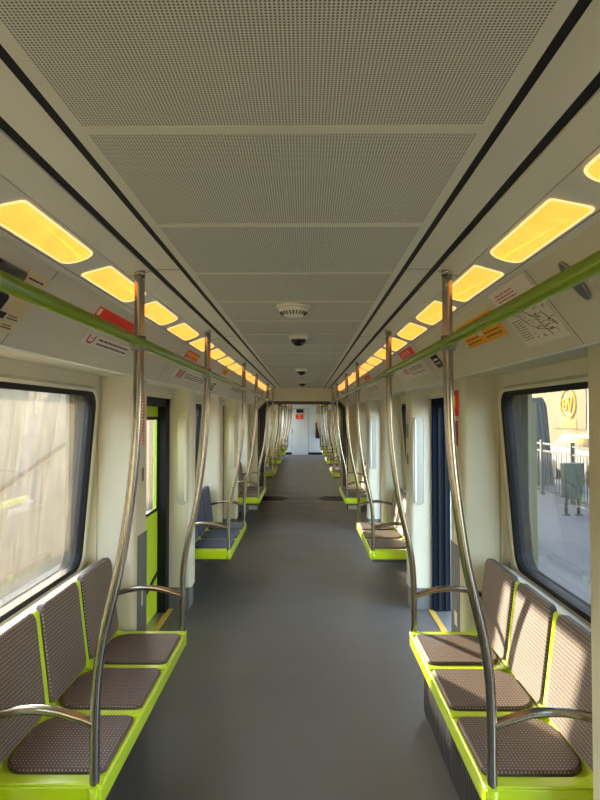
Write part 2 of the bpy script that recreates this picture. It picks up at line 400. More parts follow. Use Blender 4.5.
# panel seams on the coves
sm = MB()
for s in (-1, 1):
    for D in (.1, 1.76, 3.6, 5.4, 7.2, 9.0):
        pts = [cove_matrix(s, D, t, .0008).translation for t in (0.0, 1.0)]
        w = Vector((0, .004, 0)); sm.face([pts[0], pts[1], pts[1] + w, pts[0] + w], 'ink')
struct(sm, 'trim_cove_seams')

# side walls with window openings
def side_wall(s, alc, y0, y1, nm, doors):
    w = MB()
    for A in alc:
        ya, yb_ = A - .03, A + BL + .03
        zi0, zi1, yi0, yi1 = .842, 1.825, A + .03, A + BL - .09
        inner = rrect(yi0, yi1, zi0, zi1, .085, 6)
        cy, cz = (yi0 + yi1) / 2, (zi0 + zi1) / 2
        oy0, oy1, oz0, oz1 = ya, yb_, .5, H(.237)
        outer = []
        n = 7
        corners = [(oy1, oz0), (oy1, oz1), (oy0, oz1), (oy0, oz0)]
        for c in range(4):
            for j in range(n):
                pu, pv = inner[c * n + j]
                t_ = j / (n - 1); cyy, czz = corners[c]
                if c in (0, 2):   # from horizontal edge to vertical edge
                    outer.append((pu, czz) if j == 0 else ((cyy, pv) if j == n - 1 else (cyy, czz)))
                else:
                    outer.append((cyy, pv) if j == 0 else ((pu, czz) if j == n - 1 else (cyy, czz)))
        N = len(inner)
        def pt(p, off=0): return (s * (wx(p[1]) + off), p[0], p[1])
        for i in range(N):
            j = (i + 1) % N
            if (Vector(outer[i]) - Vector(outer[j])).length < 1e-6: w.face([pt(inner[i]), pt(inner[j]), pt(outer[j])], 'beige')
            else: w.face([pt(inner[i]), pt(inner[j]), pt(outer[j]), pt(outer[i])], 'beige')
            w.face([pt(inner[i]), pt(inner[j]), pt(inner[j], .09), pt(inner[i], .09)], 'black')
        w.box(*sorted((s * 1.25, s * 1.29)), ya, yb_, 0, .55, 'beige')
        w.prism([(s * 1.118, .40), (s * 1.118, .850), (s * 1.135, .858), (s * 1.256, .812), (s * 1.252, .40)], ya, yb_, 'beige')
        # outer skin round the window
        for (a, b, c, d) in ((ya, yb_, 0, zi0), (ya, yb_, zi1, H(.24)), (ya, yi0, zi0, zi1), (yi1, yb_, zi0, zi1)):
            w.box(*sorted((s * 1.315, s * 1.335)), a, b, c, d, 'skin')
    # above-door strips
    for (a, b) in doors:
        w.box(*sorted((s * 1.13, s * 1.335)), a, b, H(.15), H(.24), 'beige')
    struct(w, nm)
def doors_of(alc, first=None):
    d = []
    for a, b in zip(alc[:-1], alc[1:]): d.append((a + BL + .30, b - .24))
    return d
doors1 = doors_of(alcoves1); doors2 = doors_of(alcoves2)
for s, sn in ((-1, 'left'), (1, 'right')):
    side_wall(s, alcoves1, Y0, YE1, 'wall_' + sn, doors1)
    side_wall(s, alcoves2, YS2, YE2, 'wall_%s_far_car' % sn, doors2)

# windows: black rubber ring, pane
wc = 0
for car, alc in ((1, alcoves1), (2, alcoves2)):
    for s in (-1, 1):
        for A in alc:
            wc += 1
            yi0, yi1, zi0, zi1 = A + .03, A + BL - .09, .842, 1.825
            w = MB(); o1 = rrect(yi0 - .012, yi1 + .012, zi0 - .012, zi1 + .012, .095, 8); o2 = rrect(yi0 + .013, yi1 - .013, zi0 + .013, zi1 - .013, .074, 8)
            N = len(o1)
            for i in range(N):
                j = (i + 1) % N
                def p(q, off): return (s * (wx(q[1]) + off), q[0], q[1])
                w.face([p(o1[i], -.012), p(o1[j], -.012), p(o2[j], -.008), p(o2[i], -.008)], 'black', True)
                w.face([p(o1[i], -.012), p(o1[j], -.012), p(o1[j], .0), p(o1[i], .0)], 'black', True)
                w.face([p(o2[i], -.008), p(o2[j], -.008), p(o2[j], .03), p(o2[i], .03)], 'black', True)
            r = struct(w, 'window_%d' % wc)
            g = MB(); g.face([(s * (wx(q[1]) + .018), q[0], q[1]) for q in rrect(yi0 + .008, yi1 - .008, zi0 + .008, zi1 - .008, .07, 8)], 'glassL' if s < 0 else 'glassR')
            g.build('glass_pane', r)
            # moulded beige surround
            sr = MB(); a1 = rrect(yi0 - .05, yi1 + .055, zi0 - .028, zi1 + .045, .13, 8); a2 = rrect(yi0 - .012, yi1 + .012, zi0 - .012, zi1 + .012, .095, 8)
            a3 = rrect(yi0 - .03, yi1 + .03, zi0 - .028, zi1 + .028, .11, 8)
            for i in range(N):
                j = (i + 1) % N
                def p(q, off): return (s * (wx(q[1]) + off), q[0], q[1])
                sr.face([p(a1[i], 0), p(a1[j], 0), p(a3[j], -.02), p(a3[i], -.02)], 'beige', True)
                sr.face([p(a3[i], -.02), p(a3[j], -.02), p(a2[j], -.012), p(a2[i], -.012)], 'beige', True)
            sr.build('window_surround', r)

# pillars either side of every doorway
PX = .962
def pillar(s, y0, y1, face_dir, k):
    """face_dir -1: doorway on the near side, +1: doorway on the far side"""
    top = H(.236)
    c = MB()
    prof = rrect(min(s * PX, s * 1.19), max(s * PX, s * 1.19), y0, y1, (.03,) * 4 if False else ((.012, .012, .04, .04) if s > 0 else (.04, .04, .012, .012)), 5)
    c.prism(prof, .19, top, 'beige', axis='z', smooth=False)
    c.box(*sorted((s * (PX + .02), s * 1.19)), y0 + .01, y1 - .01, 0, .19, 'greykick')
    c.box(*sorted((s * 1.19, s * 1.33)), y0, y1, 0, top, 'beige')
    o = struct(c, 'trim_door_pillar', bevel=0)
    return o
grab_handles = []
def handle(s, y, d, label):
    """recessed grip plate with a curved bar on a doorway-facing pillar face; d = -1 faces the camera"""
    e = empty('grab_handle', (s * 1.045, y, 0), label, 'grab handle', 'grab handles on the door pillars')
    z0, z1 = .90, 1.72
    pl = MB(); o1 = rrect(-.055, .055, z0, z1, .052, 8); o2 = rrect(-.043, .043, z0 + .014, z1 - .014, .042, 8)
    N = len(o1)
    for i in range(N):
        j = (i + 1) % N
        pl.face([(o1[i][0], 0, o1[i][1]), (o1[j][0], 0, o1[j][1]), (o1[j][0], d * .006, o1[j][1]), (o1[i][0], d * .006, o1[i][1])], 'beige', True)
        pl.face([(o1[i][0], d * .006, o1[i][1]), (o1[j][0], d * .006, o1[j][1]), (o2[j][0], d * .006, o2[j][1]), (o2[i][0], d * .006, o2[i][1])], 'beige', True)
        pl.face([(o2[i][0], d * .006, o2[i][1]), (o2[j][0], d * .006, o2[j][1]), (o2[j][0], d * .001, o2[j][1]), (o2[i][0], d * .001, o2[i][1])], 'clamp', True)  # recess edge in dark grey, its shading put into the colour
    pl.face([(q[0], d * .001, q[1]) for q in o2], 'alu')  # recess floor greyed to carry the painted shading
    pl.build('back_plate', e)
    b = MB(); b.tube(smoothpath([(-s * .035, d * .004, z1 - .04), (-s * .035, d * .028, z1 - .09), (-s * .038, d * .04, (z0 + z1) / 2), (-s * .035, d * .028, z0 + .09), (-s * .035, d * .004, z0 + .04)], 8), .0095, 'white', 10)
    b.build('grip_bar', e)
    return e
ORD = ['first', 'second', 'third', 'fourth', 'fifth', 'sixth', 'seventh', 'eighth', 'ninth', 'tenth', 'eleventh', 'twelfth']
hk = {-1: 0, 1: 0}
for car, alc in ((1, alcoves1), (2, alcoves2)):
    for s, sn in ((-1, 'left'), (1, 'right')):
        for i, A in enumerate(alc):
            pillar(s, A - .24, A - .03, -1, 0)
            pillar(s, A + BL + .02, A + BL + .30 if A < 9 or car == 2 else YE1, 1, 0)
            if car == 1 and i >= 2:
                handle(s, A - .24, -1, 'tall grip bar in pale recess, %s side, %s doorway pillar facing the camera' % (sn, ['', '', 'nearest', 'second'][i]))

# doors
dn = 0
def door(s, y0, y1, is_open, top=H(.15)):
    global dn; dn += 1
    fr = MB()
    xi, xo = (1.16, 1.31) if is_open else (1.16, 1.31)
    k = 'skylit_black' if s > 0 else 'black'  # right jambs: black rubber tinted blue for sky light
    fr.box(*sorted((s * xi, s * xo)), y0, y0 + .05, .0, top, k)
    fr.box(*sorted((s * xi, s * xo)), y1 - (.045 if s > 0 else .12), y1, .0, top, k)
    fr.box(*sorted((s * xi, s * xo)), y0, y1, top - .07, top, k)
    if s > 0:
        for xa in (1.205, 1.262): fr.box(xa, xa + .022, y1 - .058, y1 - .045, 0, top - .07, 'black')
    r = struct(fr, 'door_%d' % dn)
    sl = MB(); sl.box(*sorted((s * 1.13, s * 1.31)), y0, y1, -.01, .004, 'alu'); sl.box(*sorted((s * 1.12, s * 1.165)), y0, y1, -.01, .006, 'yellow'); sl.build('door_sill', r)
    leafw = (y1 - y0 - .12) / 2
    for j in (0, 1):
        if is_open:
            X = 1.355; a = y0 - .30 if j == 0 else y1 + .03; a = a if j else y0 - .32; b = a + leafw + .06
        else:
            X = 1.235; a = y0 + .05 + j * leafw; b = a + leafw
        lf = MB(); z0, z1 = .02, top - .07
        gz0, gz1, gy0, gy1 = .90, top - .17, a + .07, b - .07
        th = (X, X + .035)
        xx = sorted((s * th[0], s * th[1]))
        ld = 'olive' if is_open else 'lime_door'  # open leaves: lime paint darkened to stand in for their shade
        lf.box(*xx, a, b, z0, gz0, ld); lf.box(*xx, a, b, gz1, z1, ld)
        lf.box(*xx, a, gy0, gz0, gz1, ld); lf.box(*xx, gy1, b, gz0, gz1, ld)
        lo = lf.build('door_leaf', r)
        se = MB()
        xs = sorted((s * (X - .006), s * (X + .002)))
        se.box(*xs, a + .055, gy0 + .012, gz0 - .012, gz1 + .012, 'black'); se.box(*xs, gy1 - .012, b - .055, gz0 - .012, gz1 + .012, 'black')
        se.box(*xs, gy0, gy1, gz0 - .014, gz0 + .012, 'black'); se.box(*xs, gy0, gy1, gz1 - .012, gz1 + .014, 'black')
        edge = (b - .02, b + .01) if j == 0 else (a - .01, a + .02)
        se.box(*sorted((s * (X - .012), s * (X + .04))), edge[0], edge[1], z0, z1, 'black')
        se.prism([(a, .20), (b, .34), (b, .38), (a, .24)], xs[0], xs[1], 'black', axis='x')
        se.build('rubber_seal', lo)
        g = MB(); g.box(*sorted((s * (X + .012), s * (X + .018))), gy0, gy1, gz0, gz1, 'glassL' if s < 0 else 'glassR'); g.build('door_glass', lo)
for (a, b) in doors1: door(-1, a, b, False); door(1, a, b, True)
for (a, b) in doors2: door(-1, a, b, False); door(1, a, b, False)

# end walls and gangway
def opening_wall(y, th, nm, hw=.80, top=H(.25), ch=.13):
    w = MB(); T = CEILZ + .1
    for s in (-1, 1):
        prof = [(s * hw, 0), (s * 1.33, 0), (s * 1.33, T), (s * .0, T), (s * 0, top), (s * (hw - ch), top), (s * hw, top - ch)]
        w.prism(prof, y, y + th, 'beige')
        w.box(*sorted((s * hw, s * 1.2)), y - .002, y, H(-.02), H(-.014), 'ink')
        # black rubber edging round the opening
        w.prism([(s * hw, 0), (s * (hw + .02), 0), (s * (hw + .02), top - ch), (s * (hw - ch + .01), top + .016), (0, top + .016), (0, top), (s * (hw - ch), top), (s * hw, top - ch)], y - .012, y, 'black')
    struct(w, nm)
opening_wall(YE1, .07, 'wall_end')
opening_wall(YS2 - .07, .07, 'wall_far_car_start')
bl = MB(); ys = [11.02 + i * (12.79 - 11.02) / 24 for i in range(25)]
def ring(y, o):
    hw, top, ch = .84 + o, H(.29) + o, .15
    return [(-hw, y, -.05), (-hw, y, top - ch), (-hw + ch, y, top), (hw - ch, y, top), (hw, y, top - ch), (hw, y, -.05)]
for i in range(24):
    a, b = ring(ys[i], .05 * (i % 2)), ring(ys[i + 1], .05 * ((i + 1) % 2))
    for j in range(5): bl.face([a[j], a[j + 1], b[j + 1], b[j]], 'bellows')
bl.box(-.95, .95, 11.0, 12.85, -.08, -.05, 'bellows')
struct(bl, 'trim_gangway_bellows')
# back wall behind the camera
struct(MB().box(-1.33, 1.33, Y0 - .1, Y0 - .02, -.02, CEILZ + .1, 'beige'), 'wall_back')
# cab wall
cw = MB().box(-1.33, 1.33, 26.5, 26.56, 0, CEILZ + .1, 'cab')
cwo = struct(cw, 'wall_cab')
dk = struct(MB().box(-.54, .18, 26.46, 26.5, .0, 2.02, 'cab'), 'door_cab', bevel=.01)
MB().box(-.525, -.495, 26.445, 26.46, .95, 1.15, 'darksteel').build('door_handle', dk)
MB().box(-.34, -.02, 26.45, 26.46, 1.84, 2.0, 'gloss_black').build('door_window', dk)
g = MB().box(-.552, -.54, 26.485, 26.5, 0, 2.03, 'greykick').box(.18, .192, 26.485, 26.5, 0, 2.03, 'greykick').box(-.552, .192, 26.485, 26.5, 2.02, 2.035, 'greykick'); g.build('door_gap', dk)
sb = MB().box(-.9, -.552, 26.48, 26.5, 0, .10, 'black').box(.192, .9, 26.48, 26.5, 0, .10, 'black'); struct(sb, 'baseboard_cab')
tag(MB().box(.50, .70, 26.44, 26.5, .72, 1.42, 'gloss_black').build('notice_panel', bevel=.008), 'tall dark panel on the cab wall right of the white door', 'panel')
ws = empty('warning_sign', (-.20, 26.45, 1.66), 'small red sign on the white cab door at the far end', 'sign')
MB().box(-.17, .17, 0, .008, -.10, .12, 'red').build('sign_plate', ws)
tx = MB()
for i, w_ in enumerate((.09, .05, .10)): tx.box(-w_, w_, -.003, 0, .06 - i * .055, .075 - i * .055, 'white')
tx.build('lettering', ws)
# ---------------------------------------------------------------- benches
def extr_pad(mb, outline, n0, n1, kt, ks, fn):
    """outline in (a,b) mapped by fn(a,b,n)->xyz between n0 (back) and n1 (face)"""
    N = len(outline); inner = []
    ca = sum(p[0] for p in outline) / N; cb = sum(p[1] for p in outline) / N
    for a, b in outline:
        v = Vector((a - ca, b - cb)); L_ = v.length; v = v * ((L_ - .010) / L_); inner.append((ca + v.x, cb + v.y))
    for i in range(N):
        j = (i + 1) % N
        mb.face([fn(*outline[i], n0), fn(*outline[j], n0), fn(*outline[j], n1 - .006), fn(*outline[i], n1 - .006)], ks, True)
        mb.face([fn(*outline[i], n1 - .006), fn(*outline[j], n1 - .006), fn(*inner[j], n1), fn(*inner[i], n1)], kt, True, [outline[i], outline[j], inner[j], inner[i]])
    mb.face([fn(*p, n1) for p in inner], kt, False, list(inner))

def finish_uv(o, mb):
    uvl = o.data.uv_layers.new(name='UVMap')
    # faces were kept in order; recalc may flip loops, so map by nearest vertex
    look = {}
    for fi, uvs in mb.uv.items():
        for vi, uv in zip(mb.f[fi], uvs): look[vi] = uv
    for p in o.data.polygons:
        for li in p.loop_indices:
            vi = o.data.loops[li].vertex_index
            if vi in look: uvl.data[li].uv = look[vi]

def back_pt(t, off=0):
    """backrest line from seat (t=0) to top (t=1), off = towards the aisle"""
    x = 1.050 + .052 * t; z = .455 + .425 * t
    n = Vector((-.425, .052)).normalized()
    return x + n.x * off, z + n.y * off

def make_bench(s, blue=False):
    """origin: bench near end on the floor, centre line of the saloon; local y runs away from the camera"""
    root = bpy.data.objects.new('bench_seat', None); COL.objects.link(root); root.empty_display_size = .1
    L = 1.455; Y = .02
    sh = MB()
    bx, bz = back_pt(.93)
    prof = [(.652, .375), (.643, .385), (.643, .440), (.650, .452), (.665, .455), (1.03, .452), (1.050, .470)]
    prof += [(bx, bz), (bx + .012, bz), (1.114, bz - .01), (1.114, .375)]
    sh.prism([(s * a, b) for a, b in prof], Y, Y + L, 'lime')
    # raised rims at both ends
    sh.build('seat_shell', root, bevel=.008, seg=3)
    for j in range(4):
        yc = Y + .035 + j * (L - .07) / 3
        hw = .024 if 0 < j < 3 else .030
        rb = MB(); prof = [(.64, .452), (.66, .462), (1.00, .462), (1.035, .475)]
        x2, z2 = back_pt(.97, .016) if 0 < j < 3 else back_pt(.16, .010); x3, z3 = back_pt(1.0, .006) if 0 < j < 3 else back_pt(.2, .004)
        prof += [(x2, z2), (x3, z3), (min(1.113, x3 + .02), z3 - .003), (min(1.113, x3 + .02), z3 - .04), (1.09, .45), (.66, .445)]
        rb.prism([(s * a, b) for a, b in prof], yc - hw, yc + hw, 'lime')
        rb.build('divider_rib', root, bevel=.007, seg=3)
    if True:
        sk = MB().box(*sorted((s * .67, s * 1.11)), Y + .04, Y + L - .04, .34, .376, 'darksteel'); sk.build('support_beam', root)
    fab = 'fabric_blue' if blue else 'fabric'
    for j in range(3):
        a0 = Y + .07 + j * .462; a1 = a0 + .39
        pad = MB()
        out = rrect(.657, 1.030, a0, a1, (.10, .10, .03, .03), 6)
        extr_pad(pad, out, .452, .472 if True else 0, fab, 'padside', lambda a, b, n: (s * a, b, n))
        finish_uv(pad.build('seat_cushion', root), pad)
        bk = MB()
                # scale t into metres for the outline, then back
        out = rrect(a0 - (.055 if j == 0 else .010), a1 + (.055 if j == 2 else .010), .015, .440, (.045, .05, .05, .045), 6)
        def fn(a, b, n):
            t = b / .428; x, z = back_pt(t, n); return (s * x, a, z)
        extr_pad(bk, out, -.008, .026, fab, 'padside', fn)
        finish_uv(bk.build('backrest_pad', root), bk)
    return root
def make_stanchion(s):
    root = bpy.data.objects.new('stanchion', None); COL.objects.link(root); root.empty_display_size = .1
    pts = [(.531, 2.205), (.531, 2.0), (.533, 1.80), (.537, 1.66), (.545, 1.54), (.556, 1.435), (.571, 1.32), (.590, 1.20), (.616, 1.08), (.641, .975), (.658, .88), (.668, .78), (.672, .66), (.672, .55), (.672, .40)]
    pl = MB().tube(smoothpath([(s * x, 0, z) for x, z in pts], 4), .0175, 'steel', 16); pl.build('pole', root)
    MB().tube([(s * .531, 0, 2.185), (s * .531, 0, 2.206)], [.0195, .0205], 'steel', 16).build('ceiling_flange', root)
    ar = MB().tube(smoothpath([(s * .672, 0, .655), (s * .73, 0, .675), (s * .82, 0, .698), (s * .92, 0, .700), (s * 1.02, 0, .680), (s * 1.12, 0, .645)], 6), .0165, 'steel', 14); ar.build('armrest', root)
    MB().tube([(s * .672, 0, .375), (s * .672, 0, .452)], .026, 'lime', 16).build('base_socket', root)
    cl = MB().tube([(s * .533, 0, 1.925), (s * .533, 0, 1.975)], .025, 'clamp', 16); cl.tube([(s * .533, -.035, 1.95), (s * .533, .035, 1.95)], .025, 'clamp', 16); cl.build('rail_clamp', root)
    return root
protoB = {}; protoS = {}; protoBlue = None
bi = {-1: 0, 1: 0}
allb = [(1, y) for y in bench_near] + [(2, y) for y in alcoves2]
for s, sn in ((-1, 'left'), (1, 'right')):
    for i, (car, y) in enumerate(allb):
        if car == 1 and i == 1 and s < 0: o = make_bench(s, True); lab = 'lime green bench with blue upholstery, second on the left side'
        else:
            if s not in protoB: protoB[s] = make_bench(s); o = protoB[s]
            else: o = copy_tree(protoB[s])
            if car == 1: lab = 'lime green bench with brown dotted pads, %s on the %s side of the near car' % (['nearest', 'second', 'third'][i], sn)
            else: lab = 'lime green three-seat bench in the far car, %s beyond the gangway on the %s side' % (ORD[i - 3], sn)
        if i == 0: lab = 'large lime green bench with three brown dotted seats in the %s foreground' % sn
        o.location = (0, y, 0); tag(o, lab, 'bench', 'bench seats along the saloon')
        for e, dy, en in ((0, .04, 'near'), (1, 1.49, 'far')):
            if s not in protoS: protoS[s] = make_stanchion(s); q = protoS[s]
            else: q = copy_tree(protoS[s])
            q.location = (0, y + dy, 0)
            cn = 'near car' if car == 1 else 'far car'; k = i if car == 1 else i - 3
            tag(q, 'curved steel pole with armrest at the %s end of the %s %s bench, %s' % (en, ORD[k], sn, cn), 'pole', 'curved grab poles at the bench ends')

# lime handrails
for car, (a, b) in ((1, (-1.6, 10.9)), (2, (12.95, 25.6))):
    for s, sn in ((-1, 'left'), (1, 'right')):
        e = empty('overhead_handrail', (s * .520, a, 1.95), 'long lime green overhead handrail on the %s side of the %s' % (sn, 'near car' if car == 1 else 'far car'), 'handrail', 'lime green overhead handrails')
        MB().tube([(0, 0, 0), (0, (b - a) / 2, 0), (0, b - a, 0)], .0172, 'lime_rail', 18).build('rail_tube', e)
        for D in (1.0, 4.5, 8.0):
            if car == 1 and D > 2:
                br = MB().tube([(0, D - a, 0), (s * .2, D - a, .11), (s * .285, D - a, .13)], .011, 'steel', 10); br.build('wall_bracket', e)

# heater casing under the right foreground bench
hb = empty('heater_casing', (.0, 2.06, 0), 'dark ribbed heater casing on the floor beneath the right foreground bench', 'heater')
h_ = MB().prism([(.72, 0), (.72, .24), (.745, .315), (.79, .335), (1.2, .335), (1.2, 0)], 0, 1.40, 'heater'); h_.build('casing', hb, bevel=.006)
rb = MB()
for i in range(46): rb.box(.714, .722, .03 + i * .03, .042 + i * .03, .03, .235, 'darksteel')
rb.build('vent_grille', hb)

# ---------------------------------------------------------------- ceiling lights
fs = Vector((FX1 - FX0, 0, H(.440) - H(.487))); FL = fs.length; fs.normalize()
def make_light(s):
    root = bpy.data.objects.new('ceiling_light', None); COL.objects.link(root); root.empty_display_size = .05
    def fn(a, b, n):   # a along y, b across slope, n down into the saloon
        nx, nz = fs.z * 1.0, -fs.x
        return (s * (fs.x * b + nx * n), a, fs.z * b + nz * n)
    def outline(d):
        q = rrect(-.235 + d, .235 - d, -.045 + d, .045 - d, (.040, .050, .016, .012), 8)
        return [(a - (b * .55 if a < 0 else b * .25), b) for a, b in q]
    o1 = outline(0); o2 = outline(.005); N = len(o1)
    rim = MB()
    for i in range(N):
        j = (i + 1) % N
        rim.face([fn(*o1[i], 0), fn(*o1[j], 0), fn(*o1[j], .004), fn(*o1[i], .004)], 'lamprim', True)
        rim.face([fn(*o1[i], .004), fn(*o1[j], .004), fn(*o2[j], .003), fn(*o2[i], .003)], 'lamprim', True)
    rim.build('lamp_rim', root)
    d = MB(); d.face([fn(*q, .0025) for q in o2], 'lamp'); d.build('diffuser', root)
    return root
lx = (FX0 + FX1) / 2; lz = (H(.487) + H(.440)) / 2
for s, sn in ((-1, 'left'), (1, 'right')):
    pr = None; k = 0
    for car, D, n in ((1, .94 - .59 * 3, 20), (2, 13.2, 22)):
        for i in range(n):
            y = D + i * .59
            if pr is None: pr = make_light(s); o = pr
            else: o = copy_tree(pr)
            o.location = (s * lx, y, lz); k += 1
            inview = i - (2 if s < 0 else 2)
            if car == 1:
                if inview > 0: lab = 'glowing amber ceiling light, number %d along the %s row counting from the camera' % (inview, sn)
                else: lab = 'amber ceiling light beside or behind the camera at the start of the %s row, %s' % (sn, ['hindmost', 'middle', 'foremost'][i])
            else: lab = 'distant amber ceiling light number %d of the %s row in the far car' % (i + 1, sn)
            tag(o, lab, 'light', 'amber ceiling lights, %s row' % sn)

# ---------------------------------------------------------------- ceiling devices
e = empty('smoke_detector', (-.012, 2.76, CEILZ), 'round cream slotted smoke detector on the centre of the ceiling', 'smoke detector')
b = MB().tube([(0, 0, 0), (0, 0, -.012)], .080, 'white', 32).tube([(0, 0, -.010), (0, 0, -.03), (0, 0, -.05), (0, 0, -.056)], [.070, .066, .045, .02], 'white', 32); hs_ = b.build('housing', e)
sl = MB()
for i in range(24):
    a = 2 * math.pi * i / 24; c, s_ = math.cos(a), math.sin(a)
    sl.tube([(c * .064, s_ * .064, -.034), (c * .050, s_ * .050, -.047)], .0030, 'ink', 6)
sl.build('slots', hs_)
protoC = None
for i, (y, r, nm) in enumerate(((3.78, 1.0, 'nearest, just behind the smoke detector'), (6.5, 1.0, 'second from the camera'), (8.9, 1.0, 'third and farthest'))):
    if protoC is None:
        protoC = bpy.data.objects.new('dome_camera', None); COL.objects.link(protoC)
        MB().tube([(0, 0, 0), (0, 0, -.018), (0, 0, -.03)], [.066, .062, .052], 'white', 28).build('mount_ring', protoC)
        d = MB(); pts = [(0, 0, -.028 - .042 * math.sin(R(a))) for a in range(0, 90, 12)] + [(0, 0, -.070)]
        d.tube(pts, [.050 * math.cos(R(a)) for a in range(0, 90, 12)] + [.002], 'gloss_black', 28); d.build('dome', protoC)
        o = protoC
    else: o = copy_tree(protoC)
    o.location = (.0, y, CEILZ); tag(o, 'small dark dome camera on the ceiling, %s' % nm, 'security camera', 'dome cameras on the ceiling centre line')

# ---------------------------------------------------------------- signs on the coves
def sign(name, s, D, t, w, h, base, label, marks=(), cat='sign', skew=0):
    """marks: (x0,x1,y0,y1,material) in fractions of the plate"""
    e = bpy.data.objects.new(name, None); COL.objects.link(e); e.matrix_world = cove_matrix(s, D, t, .001); e.empty_display_size = .05
    tag(e, label, cat)
    p = MB().box(-w / 2, w / 2, -h / 2, h / 2, 0, .0015, base).build('sign_plate', e)
    if marks:
        by = {}
        for m_ in marks: by.setdefault(m_[4], []).append(m_)
        for k, ms in by.items():
            q = MB()
            for (x0, x1, y0, y1, _) in ms: q.box((x0 - .5) * w, (x1 - .5) * w, (y0 - .5) * h, (y1 - .5) * h, .0014, .0022, k)
            q.build('printing', p)
    return e
def lines(x0, x1, ys, hh, k, words=6, seed=1):
    rnd = random.Random(seed); out = []
    for y in ys:
        x = x0
        while x < x1 - .01:
            w = min(x1 - x, rnd.uniform(.5, 1.4) * (x1 - x0) / words); out.append((x, x + w * .82, y, y + hh, k)); x += w
    return out
# right side: network map, orange notice, route strip
rnd = random.Random(3)
mapmarks = lines(.12, .62, (.90, .85, .80), .018, 'inkred', 5, 2) + lines(.1, .9, (.74, .70, .66), .012, 'ink', 8, 4) + lines(.05, .30, (.44, .40, .36, .32, .28, .24, .20, .16, .12), .010, 'ink', 3, 5)
for i in range(46):
    x, y = rnd.uniform(.35, .92), rnd.uniform(.08, .56); mapmarks.append((x, x + rnd.uniform(.02, .06), y, y + .01, 'ink'))
ms = sign('network_map', 1, 1.955, .43, .34, .235, 'paper', 'white network map poster with branching line diagram on the right cove', mapmarks, 'poster')
net = MB()
def poly(pts, r=.0009):
    net.tube([((x - .5) * .34, (y - .5) * .235, .0022) for x, y in pts], r, 'ink', 5)
poly([(.08, .62), (.30, .50), (.45, .56), (.62, .40), (.80, .44), (.93, .22)]); poly([(.30, .50), (.42, .30), (.60, .20), (.86, .16)]); poly([(.45, .56), (.55, .64), (.78, .60), (.90, .66)]); poly([(.62, .40), (.66, .20), (.72, .08)])
net.build('line_diagram', ms)
sign('orange_notice', 1, 2.45, .37, .50, .115, 'orange', 'wide orange notice with dark text bands on the right cove', lines(.05, .42, (.86, .70, .30, .14), .05, 'ink', 4, 7) + lines(.56, .95, (.86, .70, .30, .14), .05, 'ink', 4, 8) + [(.43, .53, .30, .78, 'paper'), (.455, .50, .5, .66, 'ink')])
sign('red_notice', 1, 3.93, .09, .46, .052, 'red', 'small red and purple notice above the rail on the right cove', lines(.1, .6, (.6, .3), .12, 'paper', 4, 9) + [(.66, .74, .2, .8, 'paper')])
sign('route_strip', 1, 4.20, .54, 1.05, .11, 'paper', 'long pale line map strip below the rail on the right cove', [(.02, .98, .90, .94, 'ink')] + lines(.30, .45, (.72, .58, .44), .08, 'inkred', 2, 11) + lines(.5, .93, (.66, .52, .24), .05, 'ink', 9, 12) + [(.46, .98, .40, .42, 'inkred')])
sign('number_plate', 1, 3.37, .56, .16, .080, 'gloss_black', 'small black vehicle notice beside the nearest right pole', lines(.15, .85, (.6, .3), .14, 'paper', 3, 13))
sign('red_notice', 1, 6.4, .1, .5, .05, 'red', 'small red notice over the second right bench on the cove', lines(.1, .9, (.55, .25), .12, 'paper', 5, 14))
sign('route_strip', 1, 6.6, .58, 1.0, .09, 'paper', 'pale line map strip over the second right bench', lines(.05, .95, (.66, .45, .24), .07, 'ink', 10, 15))
# left side
sign('red_notice', -1, 2.48, .19, .58, .040, 'red', 'long red notice above the rail on the left cove', [(.01, .06, .15, .85, 'paper')] + lines(.80, .98, (.55, .25), .14, 'paper', 3, 21))
sign('white_notice', -1, 2.50, .29, .58, .022, 'paper', 'white strip notice directly under the long red notice, left', lines(.1, .95, (.35,), .25, 'ink', 8, 22) + [(.01, .05, .1, .9, 'inkred')])
sign('instruction_sticker', -1, 2.52, .60, .54, .050, 'paper', 'white instruction sticker with red hand symbol below the left rail', lines(.26, .98, (.62, .22), .16, 'ink', 9, 23) + [(.05, .075, .3, .9, 'inkred'), (.16, .185, .3, .9, 'inkred'), (.07, .17, .14, .32, 'inkred'), (.11, .13, .6, .72, 'inkred')])
sign('fire_notice', -1, 4.0, .14, .40, .056, 'red', 'red picture notice above the rail on the left cove', lines(.1, .9, (.1,), .1, 'paper', 4, 24) + [(.0, 1.0, -.25, -.02, 'paper'), (.05, .95, .40, .85, 'orange')] + lines(.05, .95, (-.18,), .1, 'ink', 5, 25))
sign('white_notice', -1, 4.45, .66, 1.15, .062, 'paper', 'long white notice with red boxed figures below the left rail', [(.06, .10, .1, .9, 'inkred'), (.12, .16, .1, .9, 'inkred'), (.18, .22, .1, .9, 'inkred'), (.13, .15, .3, .7, 'paper'), (.19, .21, .3, .7, 'paper'), (.045, .235, .92, .98, 'inkred'), (.045, .235, .02, .07, 'inkred')] + lines(.28, .96, (.68, .42, .18), .12, 'ink', 10, 26))
sign('yellow_sticker', -1, 5.6, .10, .34, .05, 'orange', 'yellow warning sticker on the left cove before the second bench', lines(.3, .7, (.6, .3), .15, 'ink', 2, 27))
sign('white_notice', -1, 7.2, .52, 1.2, .08, 'paper', 'pale notice over the second left bench', lines(.05, .95, (.66, .4, .18), .1, 'ink', 9, 28))
sign('white_notice', -1, 5.55, .72, .18, .08, 'gloss_black', 'small dark sticker on the left cove near the second pole', lines(.1, .9, (.6, .3), .15, 'paper', 2, 29))
